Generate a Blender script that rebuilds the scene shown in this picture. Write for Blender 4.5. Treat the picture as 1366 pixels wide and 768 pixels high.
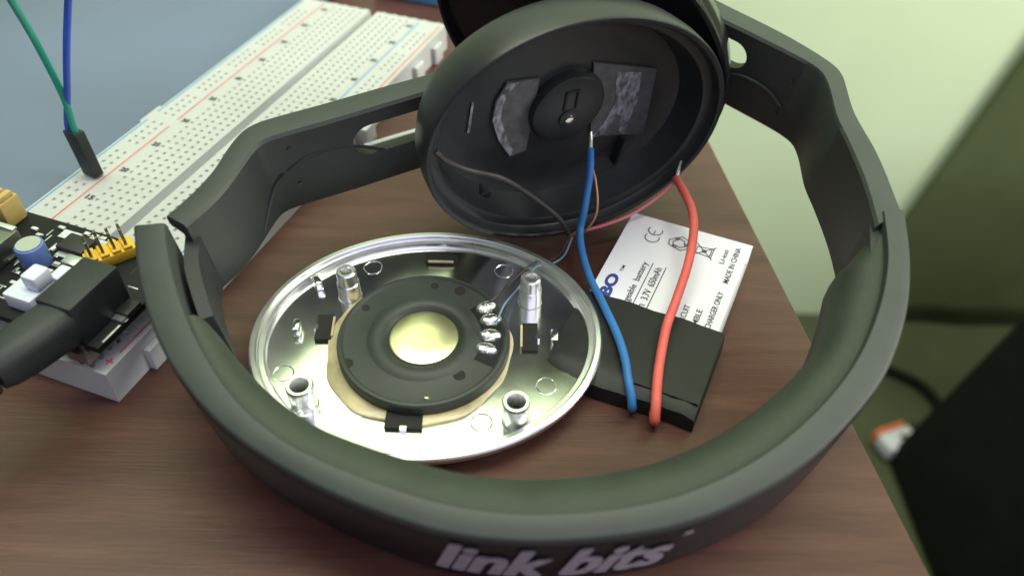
import bpy, bmesh, math, random
import numpy as np
from mathutils import Vector, Matrix
random.seed(7)
for o in list(bpy.data.objects): bpy.data.objects.remove(o, do_unlink=True)
S = 0.001                                   # everything below is written in millimetres
SC = bpy.context.scene; COL = SC.collection
PI = math.pi
def R(d): return math.radians(d)

# ------------------------------------------------------------------ camera
cd = bpy.data.cameras.new('camera'); cam = bpy.data.objects.new('camera', cd); COL.objects.link(cam)
rt = Vector((0.99986509, 0.01131245, 0.01190893)); up = Vector((-0.01642541, 0.6886235, 0.72493302)); fw = Vector((0, 0.72503083, -0.68871641))
m = Matrix.Identity(4)
for i in range(3): m[i][0], m[i][1], m[i][2] = rt[i], up[i], -fw[i]
m.translation = Vector((0, 0, 0.13439)); cam.matrix_world = m
cd.sensor_width = 36; cd.lens = 28.79; cd.clip_start = 0.005; cd.clip_end = 50
cd.dof.use_dof = True; cd.dof.focus_distance = 0.182; cd.dof.aperture_fstop = 12.0
SC.camera = cam

# ------------------------------------------------------------------ light
w = bpy.data.worlds.new('World'); SC.world = w; w.use_nodes = True
bg = w.node_tree.nodes['Background']; bg.inputs[0].default_value = (0.80, 0.93, 0.84, 1); bg.inputs[1].default_value = 0.22
def area(name, loc, target, sx, sy, power, col):
    l = bpy.data.lights.new(name, 'AREA'); l.shape = 'RECTANGLE'; l.size = sx; l.size_y = sy; l.energy = power; l.color = col
    o = bpy.data.objects.new(name, l); COL.objects.link(o); o.location = loc
    o.rotation_euler = (Vector(target) - Vector(loc)).to_track_quat('-Z', 'Y').to_euler(); return o
area('window_light', (0.35, -0.85, 0.95), (0, 0.12, 0), 1.3, 1.2, 6.0, (0.78, 0.74, 1.0))
area('lower_wall_fill_light', (1.25, 0.05, 0.45), (0.33, 0.83, -0.48), 0.7, 0.9, 18.0, (1.0, 0.98, 0.86))  # added fill lamp, no known source; brightens the lower part of the wall
area('ceiling_tube_light', (0.05, 0.30, 1.60), (0.1, 0.83, 0.9), 1.6, 0.5, 31.0, (0.96, 1.0, 0.78))
SC.view_settings.view_transform = 'Standard'; SC.view_settings.look = 'None'
SC.view_settings.exposure = 0.14; SC.view_settings.gamma = 1.0

# ------------------------------------------------------------------ materials
def nodes(name):
    mt = bpy.data.materials.new(name); mt.use_nodes = True
    nt = mt.node_tree; return mt, nt, nt.nodes['Principled BSDF']
def N(nt, t, **k):
    n = nt.nodes.new(t)
    for a, b in k.items(): setattr(n, a, b)
    return n
def mat(name, col, rough=.5, metal=0., var=.15, scale=60, bump=.0, bscale=900, coat=0., spec=.5, stretch=(1, 1, 1), rvar=.08, trans=0., ior=1.45):
    mt, nt, b = nodes(name); L = nt.links.new
    tc = N(nt, 'ShaderNodeTexCoord'); mp = N(nt, 'ShaderNodeMapping'); mp.inputs['Scale'].default_value = stretch
    L(tc.outputs['Object'], mp.inputs[0])
    nz = N(nt, 'ShaderNodeTexNoise'); nz.inputs['Scale'].default_value = scale; nz.inputs['Detail'].default_value = 5; L(mp.outputs[0], nz.inputs['Vector'])
    cr = N(nt, 'ShaderNodeValToRGB'); cr.color_ramp.elements[0].position = .3; cr.color_ramp.elements[1].position = .7
    cr.color_ramp.elements[0].color = tuple(c*(1-var) for c in col)+(1,); cr.color_ramp.elements[1].color = tuple(min(1, c*(1+var)) for c in col)+(1,)
    L(nz.outputs['Fac'], cr.inputs[0]); L(cr.outputs[0], b.inputs['Base Color'])
    mr = N(nt, 'ShaderNodeMapRange'); mr.inputs[3].default_value = max(0.02, rough-rvar); mr.inputs[4].default_value = min(1, rough+rvar)
    L(nz.outputs['Fac'], mr.inputs[0]); L(mr.outputs[0], b.inputs['Roughness'])
    b.inputs['Metallic'].default_value = metal; b.inputs['Coat Weight'].default_value = coat; b.inputs['Coat Roughness'].default_value = .12
    b.inputs['Specular IOR Level'].default_value = spec; b.inputs['Transmission Weight'].default_value = trans; b.inputs['IOR'].default_value = ior
    if bump:
        n2 = N(nt, 'ShaderNodeTexNoise'); n2.inputs['Scale'].default_value = bscale; n2.inputs['Detail'].default_value = 3; L(mp.outputs[0], n2.inputs['Vector'])
        bp = N(nt, 'ShaderNodeBump'); bp.inputs['Strength'].default_value = bump; bp.inputs['Distance'].default_value = .0004
        L(n2.outputs['Fac'], bp.inputs['Height']); L(bp.outputs[0], b.inputs['Normal'])
    return mt
def wood_mat():
    mt, nt, b = nodes('dark_wood'); L = nt.links.new
    tc = N(nt, 'ShaderNodeTexCoord'); mp = N(nt, 'ShaderNodeMapping'); mp.inputs['Scale'].default_value = (1.0, 9, 1); mp.inputs['Rotation'].default_value = (0, 0, R(-4))
    L(tc.outputs['Object'], mp.inputs[0])
    a = N(nt, 'ShaderNodeTexNoise'); a.inputs['Scale'].default_value = 14; a.inputs['Detail'].default_value = 8; a.inputs['Roughness'].default_value = .62; a.inputs['Distortion'].default_value = .35; L(mp.outputs[0], a.inputs['Vector'])
    c = N(nt, 'ShaderNodeValToRGB'); e = c.color_ramp.elements
    e[0].position = .28; e[0].color = (.056, .022, .021, 1); e[1].position = .74; e[1].color = (.122, .055, .045, 1)
    k = e.new(.5); k.color = (.086, .036, .029, 1)
    L(a.outputs['Fac'], c.inputs[0])
    mp2 = N(nt, 'ShaderNodeMapping'); mp2.inputs['Scale'].default_value = (1, 26, 1); mp2.inputs['Rotation'].default_value = (0, 0, R(-4)); L(tc.outputs['Object'], mp2.inputs[0])
    f = N(nt, 'ShaderNodeTexNoise'); f.inputs['Scale'].default_value = 90; f.inputs['Detail'].default_value = 4; L(mp2.outputs[0], f.inputs['Vector'])
    fr = N(nt, 'ShaderNodeValToRGB'); fr.color_ramp.elements[0].position = .36; fr.color_ramp.elements[0].color = (.5, .46, .44, 1); fr.color_ramp.elements[1].position = .6; fr.color_ramp.elements[1].color = (1.08, 1.05, 1.02, 1); L(f.outputs['Fac'], fr.inputs[0])
    mx = N(nt, 'ShaderNodeMix', data_type='RGBA', blend_type='MULTIPLY'); mx.inputs[0].default_value = .30
    L(c.outputs[0], mx.inputs[6]); L(fr.outputs[0], mx.inputs[7]); L(mx.outputs[2], b.inputs['Base Color'])
    mr = N(nt, 'ShaderNodeMapRange'); b.inputs['Specular IOR Level'].default_value = .36; mr.inputs[3].default_value = .30; mr.inputs[4].default_value = .46; L(f.outputs['Fac'], mr.inputs[0]); L(mr.outputs[0], b.inputs['Roughness'])
    bp = N(nt, 'ShaderNodeBump'); bp.inputs['Strength'].default_value = .25; bp.inputs['Distance'].default_value = .0002; L(f.outputs['Fac'], bp.inputs['Height']); L(bp.outputs[0], b.inputs['Normal'])
    return mt
def smear_mat():
    mt, nt, b = nodes('white_residue'); L = nt.links.new
    tc = N(nt, 'ShaderNodeTexCoord'); mp = N(nt, 'ShaderNodeMapping'); mp.inputs['Scale'].default_value = (2.2, .7, 1); mp.inputs['Rotation'].default_value = (0, 0, R(25)); L(tc.outputs['Object'], mp.inputs[0])
    a = N(nt, 'ShaderNodeTexNoise'); a.inputs['Scale'].default_value = 420; a.inputs['Detail'].default_value = 6; L(mp.outputs[0], a.inputs['Vector'])
    c = N(nt, 'ShaderNodeValToRGB'); e = c.color_ramp.elements; e[0].position = .36; e[0].color = (.06, .06, .07, 1); e[1].position = .66; e[1].color = (.32, .32, .38, 1)
    L(a.outputs['Fac'], c.inputs[0]); L(c.outputs[0], b.inputs['Base Color']); b.inputs['Roughness'].default_value = .6
    return mt
M = dict(
    wood=wood_mat(), residue=smear_mat(),
    wall=mat('green_wall_paint', (.66, .78, .54), .75, var=.04, scale=6, bump=.15, bscale=160),
    floor=mat('floor_tile', (.055, .068, .034), .5, var=.2, scale=8),
    shadow_sheet=mat('olive_wall_shadow', (.080, .105, .042), .9, var=.14, scale=14, bump=.3, bscale=700),  # shadow on the green wall, put into an olive base colour
    bag=mat('black_cloth', (.006, .0065, .006), .9, var=.3, scale=40, bump=.4, bscale=900, spec=.2),
    band=mat('matte_black_plastic', (.039, .046, .044), .50, var=.10, scale=130, bump=.10, bscale=2600),
    pad=mat('black_padding', (.031, .041, .030), .62, var=.18, scale=90, bump=.25, bscale=2200),
    gloss=mat('gloss_black_plastic', (.012, .012, .014), .16, var=.1, scale=60, rvar=.05),
    shell=mat('satin_black_shell', (.016, .015, .019), .36, var=.15, scale=160, spec=.22, bump=.05, bscale=1500),
    cup=mat('black_cup_plastic', (.019, .021, .024), .38, var=.2, scale=90, bump=.06, bscale=1500),
    tape=mat('black_tape', (.035, .036, .042), .42, var=.35, scale=220, bump=.5, bscale=420),
    patch=mat('grey_patch', (.085, .085, .095), .5, var=.25, scale=420, bump=.4, bscale=600),
    etape=mat('insulating_tape', (.017, .018, .018), .5, var=.2, scale=90, bump=.3, bscale=160, spec=.35),
    chrome=mat('chrome', (.86, .87, .86), .15, 1., var=.05, scale=70, rvar=.08, bump=.05, bscale=120),
    chrome2=mat('bright_chrome_ring', (.88, .89, .90), .30, 1., var=.03, scale=200, rvar=.06),
    gasket=mat('tan_gasket', (.50, .42, .25), .22, var=.3, scale=170, bump=.3, bscale=260),
    driver=mat('driver_plastic', (.030, .036, .033), .50, var=.12, scale=160, bump=.1, bscale=1400),
    dark=mat('recess_black', (.008, .008, .008), .7, var=.1),
    foil=mat('pale_gold_foil', (.90, .87, .54), .32, 1., var=.05, scale=160, rvar=.06),
    solder=mat('solder', (.80, .80, .80), .25, 1., var=.1, scale=900, bump=.6, bscale=1300),
    label=mat('white_label', (.80, .79, .88), .5, var=.02, scale=60),
    ink=mat('black_ink', (.05, .05, .07), .6, var=.1),
    blueink=mat('blue_ink', (.03, .05, .25), .6, var=.1),
    bluew=mat('blue_insulation', (.035, .17, .46), .55, var=.1, scale=200),
    redw=mat('red_insulation', (.72, .13, .11), .58, var=.1, scale=200),
    redthin=mat('thin_red_insulation', (.62, .16, .20), .4, var=.1),
    copper=mat('copper_strand', (.55, .28, .16), .4, .6, var=.15, scale=400),
    paleblue=mat('pale_blue_insulation', (.16, .26, .38), .5, var=.1),
    greyw=mat('grey_insulation', (.05, .045, .045), .5, var=.2, scale=300),
    tin=mat('tinned_tip', (.75, .75, .76), .3, 1., var=.1, scale=600),
    bb=mat('breadboard_plastic', (.50, .51, .52), .5, var=.03, scale=40, bump=.05, bscale=700),
    hole=mat('contact_hole', (.56, .57, .57), .6, var=.1),
    redline=mat('red_print', (.62, .14, .14), .6, var=.15, scale=300),
    blueline=mat('blue_print', (.10, .32, .60), .6, var=.15, scale=300),
    greyink=mat('grey_print', (.06, .06, .06), .6, var=.2),
    pcb=mat('black_solder_mask', (.012, .013, .015), .5, var=.2, scale=120, spec=.2),
    silk=mat('white_silkscreen', (.55, .57, .56), .6, var=.3, scale=700),
    yellow=mat('yellow_header_plastic', (.78, .48, .04), .45, var=.1, scale=200),
    ochre=mat('ochre_jumper_plastic', (.46, .33, .11), .5, var=.15, scale=200),
    pin=mat('dull_pin_metal', (.30, .28, .26), .35, .9, var=.2, scale=500),
    steel=mat('usb_shell_steel', (.22, .23, .20), .3, .9, var=.15, scale=200),
    whitep=mat('white_switch_plastic', (.66, .69, .82), .45, var=.03),
    capblue=mat('capacitor_sleeve', (.10, .16, .42), .4, var=.1),
    alum=mat('aluminium', (.6, .63, .66), .35, .9, var=.05),
    ic=mat('chip_plastic', (.02, .02, .022), .5, var=.2),
    rubber=mat('black_rubber', (.022, .026, .028), .55, var=.2, scale=150, bump=.1, bscale=1600),
    bluemat=mat('blue_grey_plastic', (.115, .15, .23), .5, var=.16, scale=9, bump=.05, bscale=600),
    greenw=mat('green_insulation', (.02, .30, .20), .4, var=.1),
    navyw=mat('royal_blue_insulation', (.03, .09, .50), .4, var=.1),
    orange=mat('orange_red_plastic', (.72, .16, .07), .5, var=.1),
    white=mat('white_plastic', (.60, .61, .66), .5, var=.05),
    edge=mat('desk_edge_band', (.05, .026, .018), .45, var=.2, scale=90),
    bandink=mat('silver_print', (.34, .31, .38), .5, var=.12, scale=500),
)

# ------------------------------------------------------------------ mesh helpers
class MB:
    def __init__(self): self.v = []; self.f = []
    def add(self, vs, fs):
        o = len(self.v); self.v += [tuple(map(float, p)) for p in vs]; self.f += [tuple(i+o for i in q) for q in fs]; return self
    def box(self, c, s, rz=0., tilt=None):
        x, y, z = (q/2 for q in s); vs = [(i*x, j*y, k*z) for k in (-1, 1) for i, j in ((-1, -1), (1, -1), (1, 1), (-1, 1))]
        mt = Matrix.Rotation(rz, 3, 'Z')
        if tilt is not None: mt = tilt
        vs = [mt @ Vector(p) + Vector(c) for p in vs]
        return self.add(vs, [(3, 2, 1, 0), (4, 5, 6, 7), (0, 1, 5, 4), (1, 2, 6, 5), (2, 3, 7, 6), (3, 0, 4, 7)])
    def prism(self, poly, z0, z1):
        n = len(poly); vs = [(x, y, z0) for x, y in poly]+[(x, y, z1) for x, y in poly]
        return self.add(vs, [tuple(range(n))[::-1], tuple(range(n, 2*n))]+[(i, (i+1) % n, n+(i+1) % n, n+i) for i in range(n)])
    def lathe(self, prof, A=0., B=0., n=64, c=(0, 0), rot=0., fr=None, jit=0.):
        # prof: (r, z); radius in x is A + r, in y is B + r ; fr maps local x,y,z
        o = len(self.v); ca, sa = math.cos(rot), math.sin(rot)
        for r, z in prof:
            for i in range(n):
                t = 2*PI*i/n; x = max(0.001, A+r)*math.cos(t); y = max(0.001, B+r)*math.sin(t)
                x, y = ca*x-sa*y+c[0], sa*x+ca*y+c[1]
                self.v.append(tuple(fr(x, y, z)) if fr else (x, y, z))
        for k in range(len(prof)-1):
            for i in range(n):
                j = (i+1) % n; self.f.append((o+k*n+i, o+k*n+j, o+(k+1)*n+j, o+(k+1)*n+i))
        return self
    def cap(self, ring_start, n, flip=False):
        q = tuple(range(ring_start, ring_start+n)); self.f.append(q[::-1] if flip else q); return self
    def disc(self, c, r, z0, z1, n=24):
        self.lathe([(0, z0), (0, z1)], r, r, n, c); b = len(self.v)-2*n
        self.cap(b, n, True); self.cap(b+n, n); return self
    def tube(self, pts, r, n=10, res=8, raw=False):
        P = [Vector(p) for p in pts] if raw else crs(pts, res)
        rr = r if callable(r) else (lambda t: r)
        o = len(self.v); T = [(P[min(i+1, len(P)-1)]-P[max(i-1, 0)]).normalized() for i in range(len(P))]
        a = T[0].orthogonal().normalized()
        for i, p in enumerate(P):
            a = (a-T[i]*a.dot(T[i])).normalized(); b = T[i].cross(a); q = rr(i/max(1, len(P)-1))
            for k in range(n):
                t = 2*PI*k/n; self.v.append(tuple(p+(a*math.cos(t)+b*math.sin(t))*q))
        for i in range(len(P)-1):
            for k in range(n):
                j = (k+1) % n; self.f.append((o+i*n+k, o+i*n+j, o+(i+1)*n+j, o+(i+1)*n+k))
        self.cap(o, n, True); self.cap(o+(len(P)-1)*n, n); return self
    def build(self, name, mt, parent=None, bevel=0., seg=2, ang=35, recalc=True, smooth=True):
        me = bpy.data.meshes.new(name); me.from_pydata([Vector(p)*S for p in self.v], [], self.f)
        bm = bmesh.new(); bm.from_mesh(me)
        if recalc: bmesh.ops.recalc_face_normals(bm, faces=bm.faces)
        if bevel:
            es = [e for e in bm.edges if len(e.link_faces) == 2 and e.calc_face_angle(0) > R(30)]
            bmesh.ops.bevel(bm, geom=es, offset=bevel*S, segments=seg, profile=.5, affect='EDGES', clamp_overlap=True)
        bm.to_mesh(me); bm.free()
        if smooth:
            me.polygons.foreach_set('use_smooth', [True]*len(me.polygons)); me.set_sharp_from_angle(angle=R(ang))
        me.materials.append(mt if not isinstance(mt, str) else M[mt])
        o = bpy.data.objects.new(name, me); COL.objects.link(o)
        if parent: o.parent = parent
        return o
def crs(pts, res=8):
    P = [Vector(p) for p in pts]; P = [P[0]*2-P[1]]+P+[P[-1]*2-P[-2]]; out = []
    for i in range(1, len(P)-2):
        for k in range(res):
            t = k/res; a, b, c, d = P[i-1:i+3]
            out.append(.5*((2*b)+(c-a)*t+(2*a-5*b+4*c-d)*t*t+(3*b-a-3*c+d)*t**3))
    out.append(P[-2]); return out
def resample(pts, n, smooth=0):
    P = np.array([tuple(p)[:2] for p in crs([(x, y, 0) for x, y in pts], 12)]); d = np.r_[0, np.cumsum(np.linalg.norm(np.diff(P, axis=0), axis=1))]
    s = np.linspace(0, d[-1], n); Q = np.stack([np.interp(s, d, P[:, 0]), np.interp(s, d, P[:, 1])], 1)
    for _ in range(smooth): Q[1:-1] = .25*Q[:-2]+.5*Q[1:-1]+.25*Q[2:]
    return Q
def tag(o, label=None, cat=None, group=None, kind=None):
    for k, v in (('label', label), ('category', cat), ('group', group), ('kind', kind)):
        if v: o[k] = v
    return o
def empty(name, loc=(0, 0, 0), rz=0.):
    o = bpy.data.objects.new(name, None); o.empty_display_size = .01; COL.objects.link(o)
    o.location = Vector(loc)*S; o.rotation_euler = (0, 0, rz); return o
def text2d(body, shear=0., bold=0., extr=0.):
    c = bpy.data.curves.new('t', 'FONT'); c.body = body; c.size = 1; c.shear = shear; c.offset = bold; c.resolution_u = 3; c.fill_mode = 'FRONT'
    o = bpy.data.objects.new('t', c); COL.objects.link(o)
    dg = bpy.context.evaluated_depsgraph_get(); me = o.evaluated_get(dg).to_mesh()
    v = np.array([tuple(p.co)[:2] for p in me.vertices]); f = [tuple(p.vertices) for p in me.polygons]
    o.evaluated_get(dg).to_mesh_clear(); bpy.data.objects.remove(o); bpy.data.curves.remove(c)
    return v, f
def fit(v, w, h):
    lo, hi = v.min(0), v.max(0); return (v-lo)/(hi-lo)*np.array([w, h])

# ================================================================== SETTING
wl = MB(); wl.add([(-1500, 830, -720), (1900, 830, -720), (1900, 830, 1900), (-1500, 830, 1900)], [(0, 1, 2, 3)])
tag(wl.build('wall', 'wall', smooth=False), kind='structure')
fl = MB(); fl.add([(-1500, -1500, -695), (1900, -1500, -695), (1900, 830, -695), (-1500, 830, -695)], [(0, 1, 2, 3)])
tag(fl.build('floor', 'floor', smooth=False), kind='structure')

# desk: a dark wood top, right edge bare
ex = lambda y: 67.2+(127.4-y)*(57.7-67.2)/(127.4-204.7)*1.0
desk = empty('desk', (-250, 60, 0))
tag(desk, 'dark brown wooden desk that everything lies on', 'desk')
poly = [(-700+250, -320-60), (ex(-320)+250, -320-60), (ex(430)+250, 430-60), (-700+250, 430-60)]
MB().prism(poly, -22, 0).build('desktop', 'wood', desk, bevel=.8)
for x, y in ((-400, -330), (260, -330), (-400, 320), (230, 320)):
    MB().box((x, y, -358.5), (45, 45, 673)).build('leg', 'edge', desk, bevel=1)

# dark olive sheet standing in for the wall's shadow, its edge slanting
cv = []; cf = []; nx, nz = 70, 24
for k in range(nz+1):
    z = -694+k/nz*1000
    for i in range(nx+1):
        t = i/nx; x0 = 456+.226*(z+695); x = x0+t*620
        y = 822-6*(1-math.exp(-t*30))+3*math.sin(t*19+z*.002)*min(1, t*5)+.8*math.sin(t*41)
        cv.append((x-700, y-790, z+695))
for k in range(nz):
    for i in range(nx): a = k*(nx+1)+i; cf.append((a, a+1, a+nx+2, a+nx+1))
cu = MB().add(cv, cf).build('shadow_sheet', 'shadow_sheet'); cu.location = Vector((700, 790, -695))*S
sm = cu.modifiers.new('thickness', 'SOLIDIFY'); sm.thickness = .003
tag(cu, 'dark olive green sheet standing in for the slanted shadow on the pale green wall', 'shadow_sheet')

# black bag on the floor, lower right
bgp = [(454, -695), (484, -565), (515, -430), (548, -300), (600, -255), (880, -240), (910, -300), (915, -695)]
bv = []; bf = []; ny = 10
for j in range(ny+1):
    y = 590-j/ny*420; sq = 1-.05*(abs(j-ny/2)/(ny/2))**3
    for x, z in bgp: bv.append(((x-690)*1.0, y-380, (z+695)*sq))
q = len(bgp)
for j in range(ny):
    for i in range(q): bf.append((j*q+i, j*q+(i+1) % q, (j+1)*q+(i+1) % q, (j+1)*q+i))
bf += [tuple(range(q)), tuple(range(ny*q, ny*q+q))[::-1]]
bag = empty('bag', (690, 380, -695)); tag(bag, 'large black bag standing on the floor in the dark lower right corner', 'bag')
MB().add(bv, bf).build('bag_body', 'bag', bag, bevel=14, seg=3, ang=60)
MB().tube([(-40, 40, 445), (-30, 40, 520), (30, 30, 560), (90, 20, 520), (100, 20, 450)], 9).build('handle', 'bag', bag)

# cable and small plug box on the floor
cab = MB().tube([(470-500, 760-680, 6), (469-500, 728-680, 6), (500-500, 720-680, 8), (536-500, 690-680, 10), (545-500, 650-680, 9), (520-500, 620-680, 8), (492-500, 610-680, 14)], 6, 12).build('cable', 'bag')
cab.location = Vector((500, 680, -695))*S; tag(cab, 'black cable curving across the floor beside the desk', 'cable')
pg = empty('power_plug', (468, 598, -695), R(22)); tag(pg, 'small white and orange red plug lying on the floor at the cable end', 'plug')
MB().box((0, -3, 17), (46, 26, 22)).build('plug_body', 'white', pg, bevel=4)
MB().box((-2, 13, 17), (42, 6, 24)).build('plug_face', 'orange', pg, bevel=2)
MB().tube([(27, 0, 15), (34, 6, 15), (40, 10, 14)], 6).build('strain_relief', 'rubber', pg)
MB().disc((4, -4), 4, 27.9, 28.6).build('socket_hole', 'dark', pg)

# ================================================================== BREADBOARD
TH = 1.2178453; BX, BY = -66.594573, 270.098619
DA = Vector((math.cos(TH), math.sin(TH), 0)); DN = Vector((math.sin(TH), -math.cos(TH), 0))
def bw(a, n, z=0.): return Vector((BX, BY, 0))+DA*a+DN*n+Vector((0, 0, z))
bb = empty('breadboard', bw(-76.85, 16.4), TH)
tag(bb, 'white solderless breadboard with red and blue rail lines', 'breadboard')
ox, on = -76.85, 16.4
def bl(a, n, z): return (a-ox, -(n-on), z)          # board coordinates -> local to the empty
X1, X0 = 5.7, -159.4; ZT = 8.5
holes = MB()
def slab(nA, nB, rows, cols, groove=None, name='power_rail'):
    mb = MB()
    def quad(a0, a1, n0, n1, z=ZT): mb.add([bl(a0, n0, z), bl(a1, n0, z), bl(a1, n1, z), bl(a0, n1, z)], [(0, 1, 2, 3)])
    h = .46; p = 1.27
    cs = sorted(cols)
    ns = [nA]; cur = nA
    for r in rows:
        if r-p > cur+1e-6:
            if groove and cur < groove < r-p:
                g0, g1 = groove-1.5, groove+1.5; quad(X0, X1, cur, g0); quad(X0, X1, g1, r-p); quad(X0, X1, g0+.4, g1-.4, ZT-2.6)
                for u, v_ in ((g0, g0+.4), (g1, g1-.4)): mb.add([bl(X0, u, ZT), bl(X1, u, ZT), bl(X1, v_, ZT-2.6), bl(X0, v_, ZT-2.6)], [(0, 1, 2, 3)])
            else: quad(X0, X1, cur, r-p)
        last = X0
        for c in cs:
            if c-p > last+1e-6: quad(last, c-p, r-p, r+p)
            o = [bl(c+i*p, r+j*p, ZT) for i, j in ((-1, -1), (1, -1), (1, 1), (-1, 1))]
            q_ = [bl(c+i*h, r+j*h, ZT) for i, j in ((-1, -1), (1, -1), (1, 1), (-1, 1))]
            mb.add(o+q_, [(i, (i+1) % 4, 4+(i+1) % 4, 4+i) for i in range(4)])
            d = [bl(c+i*h*.8, r+j*h*.8, ZT-.7) for i, j in ((-1, -1), (1, -1), (1, 1), (-1, 1))]
            holes.add(q_+d, [(i, (i+1) % 4, 4+(i+1) % 4, 4+i) for i in range(4)]+[(4, 5, 6, 7)])
            last = c+p
        if last < X1: quad(last, X1, r-p, r+p)
        cur = r+p
    if cur < nB: quad(X0, X1, cur, nB)
    z0 = 0
    for (a, b_) in (((X0, nA), (X1, nA)), ((X1, nB), (X0, nB))): mb.add([bl(*a, z0), bl(*b_, z0), bl(*b_, ZT), bl(*a, ZT)], [(0, 1, 2, 3)])
    for xx in (X0, X1):
        if groove:
            g0, g1 = groove-1.5, groove+1.5
            for u, v_, zz in ((nA, g0, ZT), (g0, g1, ZT-2.6), (g1, nB, ZT)): mb.add([bl(xx, u, z0), bl(xx, v_, z0), bl(xx, v_, zz), bl(xx, u, zz)], [(0, 1, 2, 3)])
        else: mb.add([bl(xx, nA, z0), bl(xx, nB, z0), bl(xx, nB, ZT), bl(xx, nA, ZT)], [(0, 1, 2, 3)])
    return mb.build(name, 'bb', bb, smooth=False, recalc=True)
cols = [2.54-2.54*i for i in range(63)]
rc = [x for g in range(10) for x in [-3.8-g*15.24-2.54*i for i in range(5)]]
slab(-10.9, -1.35, [-7.6, -5.06], rc)
slab(-1.3, 33.55, [2.4+2.54*i for i in range(5)]+[20.18+2.54*i for i in range(5)], cols, 16.37, 'terminal_strip')
slab(33.6, 43.7, [37.3, 39.84], rc)
tag(holes.build('contact_holes', 'hole', bb, smooth=False), kind='stuff')
pr = MB()
for (n_, mt_, segs) in ((-10.1, 'blueline', ((X0+2, -79.5), (-75, X1-2))), (-2.25, 'redline', ((X0+6, -80), (-76.6, X1-1.5))), (34.6, 'blueline', ((X0+6, -80), (-76.6, X1-2))), (42.3, 'redline', ((X0+6, -80), (-76.6, X1-2)))):
    mb = MB()
    for a0, a1 in segs:
        mb.box(bl((a0+a1)/2, n_, ZT+.04), (a1-a0, .42, .08))
    mb.build('rail_line', mt_, bb, smooth=False)
for k in range(13):
    a = -12.7*k; s = str(60-5*k)
    if 60-5*k <= 0: s = '1'; a = -149.9
    v, f = text2d(s, 0, .05); v = fit(v, 2.3 if len(s) > 1 else 1.1, 1.8)
    for n_ in (0.0, 32.5):
        mb = MB(); mb.add([bl(a-.8+y, n_-.9+x, ZT+.09) for x, y in v], f); mb.build('row_number', 'greyink', bb, smooth=False)
for sgn, n_, mt_ in (('+', 42.0, 'redline'), ('-', 36.6, 'greyink')):
    mb = MB(); mb.box(bl(X0+3.2, n_, ZT+.02), (.5, 1.9, .04))
    if sgn == '+': mb.box(bl(X0+3.2, n_, ZT+.03), (1.9, .5, .04))
    mb.build('polarity_mark', mt_, bb, smooth=False)
for a, n_, sy in ((-146.8, 44.6, 1.8), (-18, 44.6, 1.8), (-76.8, -11.3, 1.0), (-4, 44.6, 1.8), (-55.5, 45.6, 3.8)):
    z = 3 if n_ > 0 else 4.4
    MB().box(bl(a, n_, z), (5.5 if n_ > 0 else 9, sy, 6 if n_ > 0 else 8.6)).build('side_tab', 'bb', bb, bevel=.4)
for n_ in (1, 5, 9, 13, 20, 24, 28, 31.5, 35.5, 40.5):
    MB().box(bl(X1+.5, n_, 4.6), (1.1, 1.6, 7.4)).build('end_nub', 'bb', bb, bevel=.3)

# blue grey board lying beside the breadboard
bp = empty('plastic_mat', bw(-60, -11.6-90), TH); tag(bp, 'flat blue grey plastic mat lying along the breadboard', 'mat')
MB().box((0, 0, 3.4), (330, 179.6, 6.8)).build('mat_sheet', 'bluemat', bp, bevel=1.2)

# ================================================================== POWER MODULE ON THE BREADBOARD
pm = empty('power_module', bw(-144, 18, ZT), TH); tag(pm, 'black power supply circuit board plugged on the breadboard end', 'circuit board')
def pl(a, n, z): return (a+144, -(n-18), z-ZT)
def pbox(a, n, z0, z1, la, ln, name, mt_, par=pm, bev=.25, rz=0.): return MB().box(pl(a, n, (z0+z1)/2), (la, ln, z1-z0), rz).build(name, mt_, par, bevel=bev)
pbox(-144, 17.8, 13.4, 15.0, 28.5, 51.4, 'circuit_card', 'pcb', bev=.2)
for n_ in (-7.6, -5.06, 37.3, 39.84):
    mb = MB()
    for i in range(4): mb.box(pl(-151-2.54*i if n_ > 20 else -136-2.54*i, n_, 11), (.6, .6, 8))
    mb.box(pl((-151-3.81) if n_ > 20 else (-136-3.81), n_, 12.1), (10, 2.4, 2.5)); mb.build('rail_pins', 'pin', pm)
# right yellow header with long pins
HA, HN, hr = -136.0, 28.3, R(-33)
yh = pbox(HA, HN, 15.0, 17.6, 10.4, 4.6, 'pin_header', 'yellow', bev=.35, rz=hr)
for i in range(4):
    for j in range(2):
        u, v = 3.6-2.4*i, -1.15+2.3*j; c = pl(HA, HN, 0); x, y = c[0]+u*math.cos(hr)-v*math.sin(hr), c[1]+u*math.sin(hr)+v*math.cos(hr)
        mb = MB(); mb.tube([(x, y, 15.5-ZT), (x+.2*(j-.5), y+.3, 22.4-ZT+random.uniform(-.3, .5))], .34, 6, 1); mb.build('pin', 'pin', yh)
    x, y = c[0]+u*math.cos(hr), c[1]+u*math.sin(hr)
    MB().box((x, y, 17.9-ZT), (1.8, 4.3, .8), hr).build('header_tooth', 'yellow', yh, bevel=.2)
# left ochre jumper cap
jh = pbox(-133.6, -3.6, 15, 21.5, 5.4, 7.6, 'jumper_cap', 'ochre', bev=.5)
for i in range(3): MB().box(pl(-133.6, -6.0+2.5*i, 22.0), (3.8, 1.7, 1.6)).build('jumper_rib', 'ochre', jh, bevel=.35)
pbox(-131.6, -1.6, 15, 17.2, 2.4, 2.6, 'led', 'alum', bev=.5)
pbox(-132.6, -4.4, 15, 18.4, 2.0, 6, 'socket_strip', 'ic', bev=.2)
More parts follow.
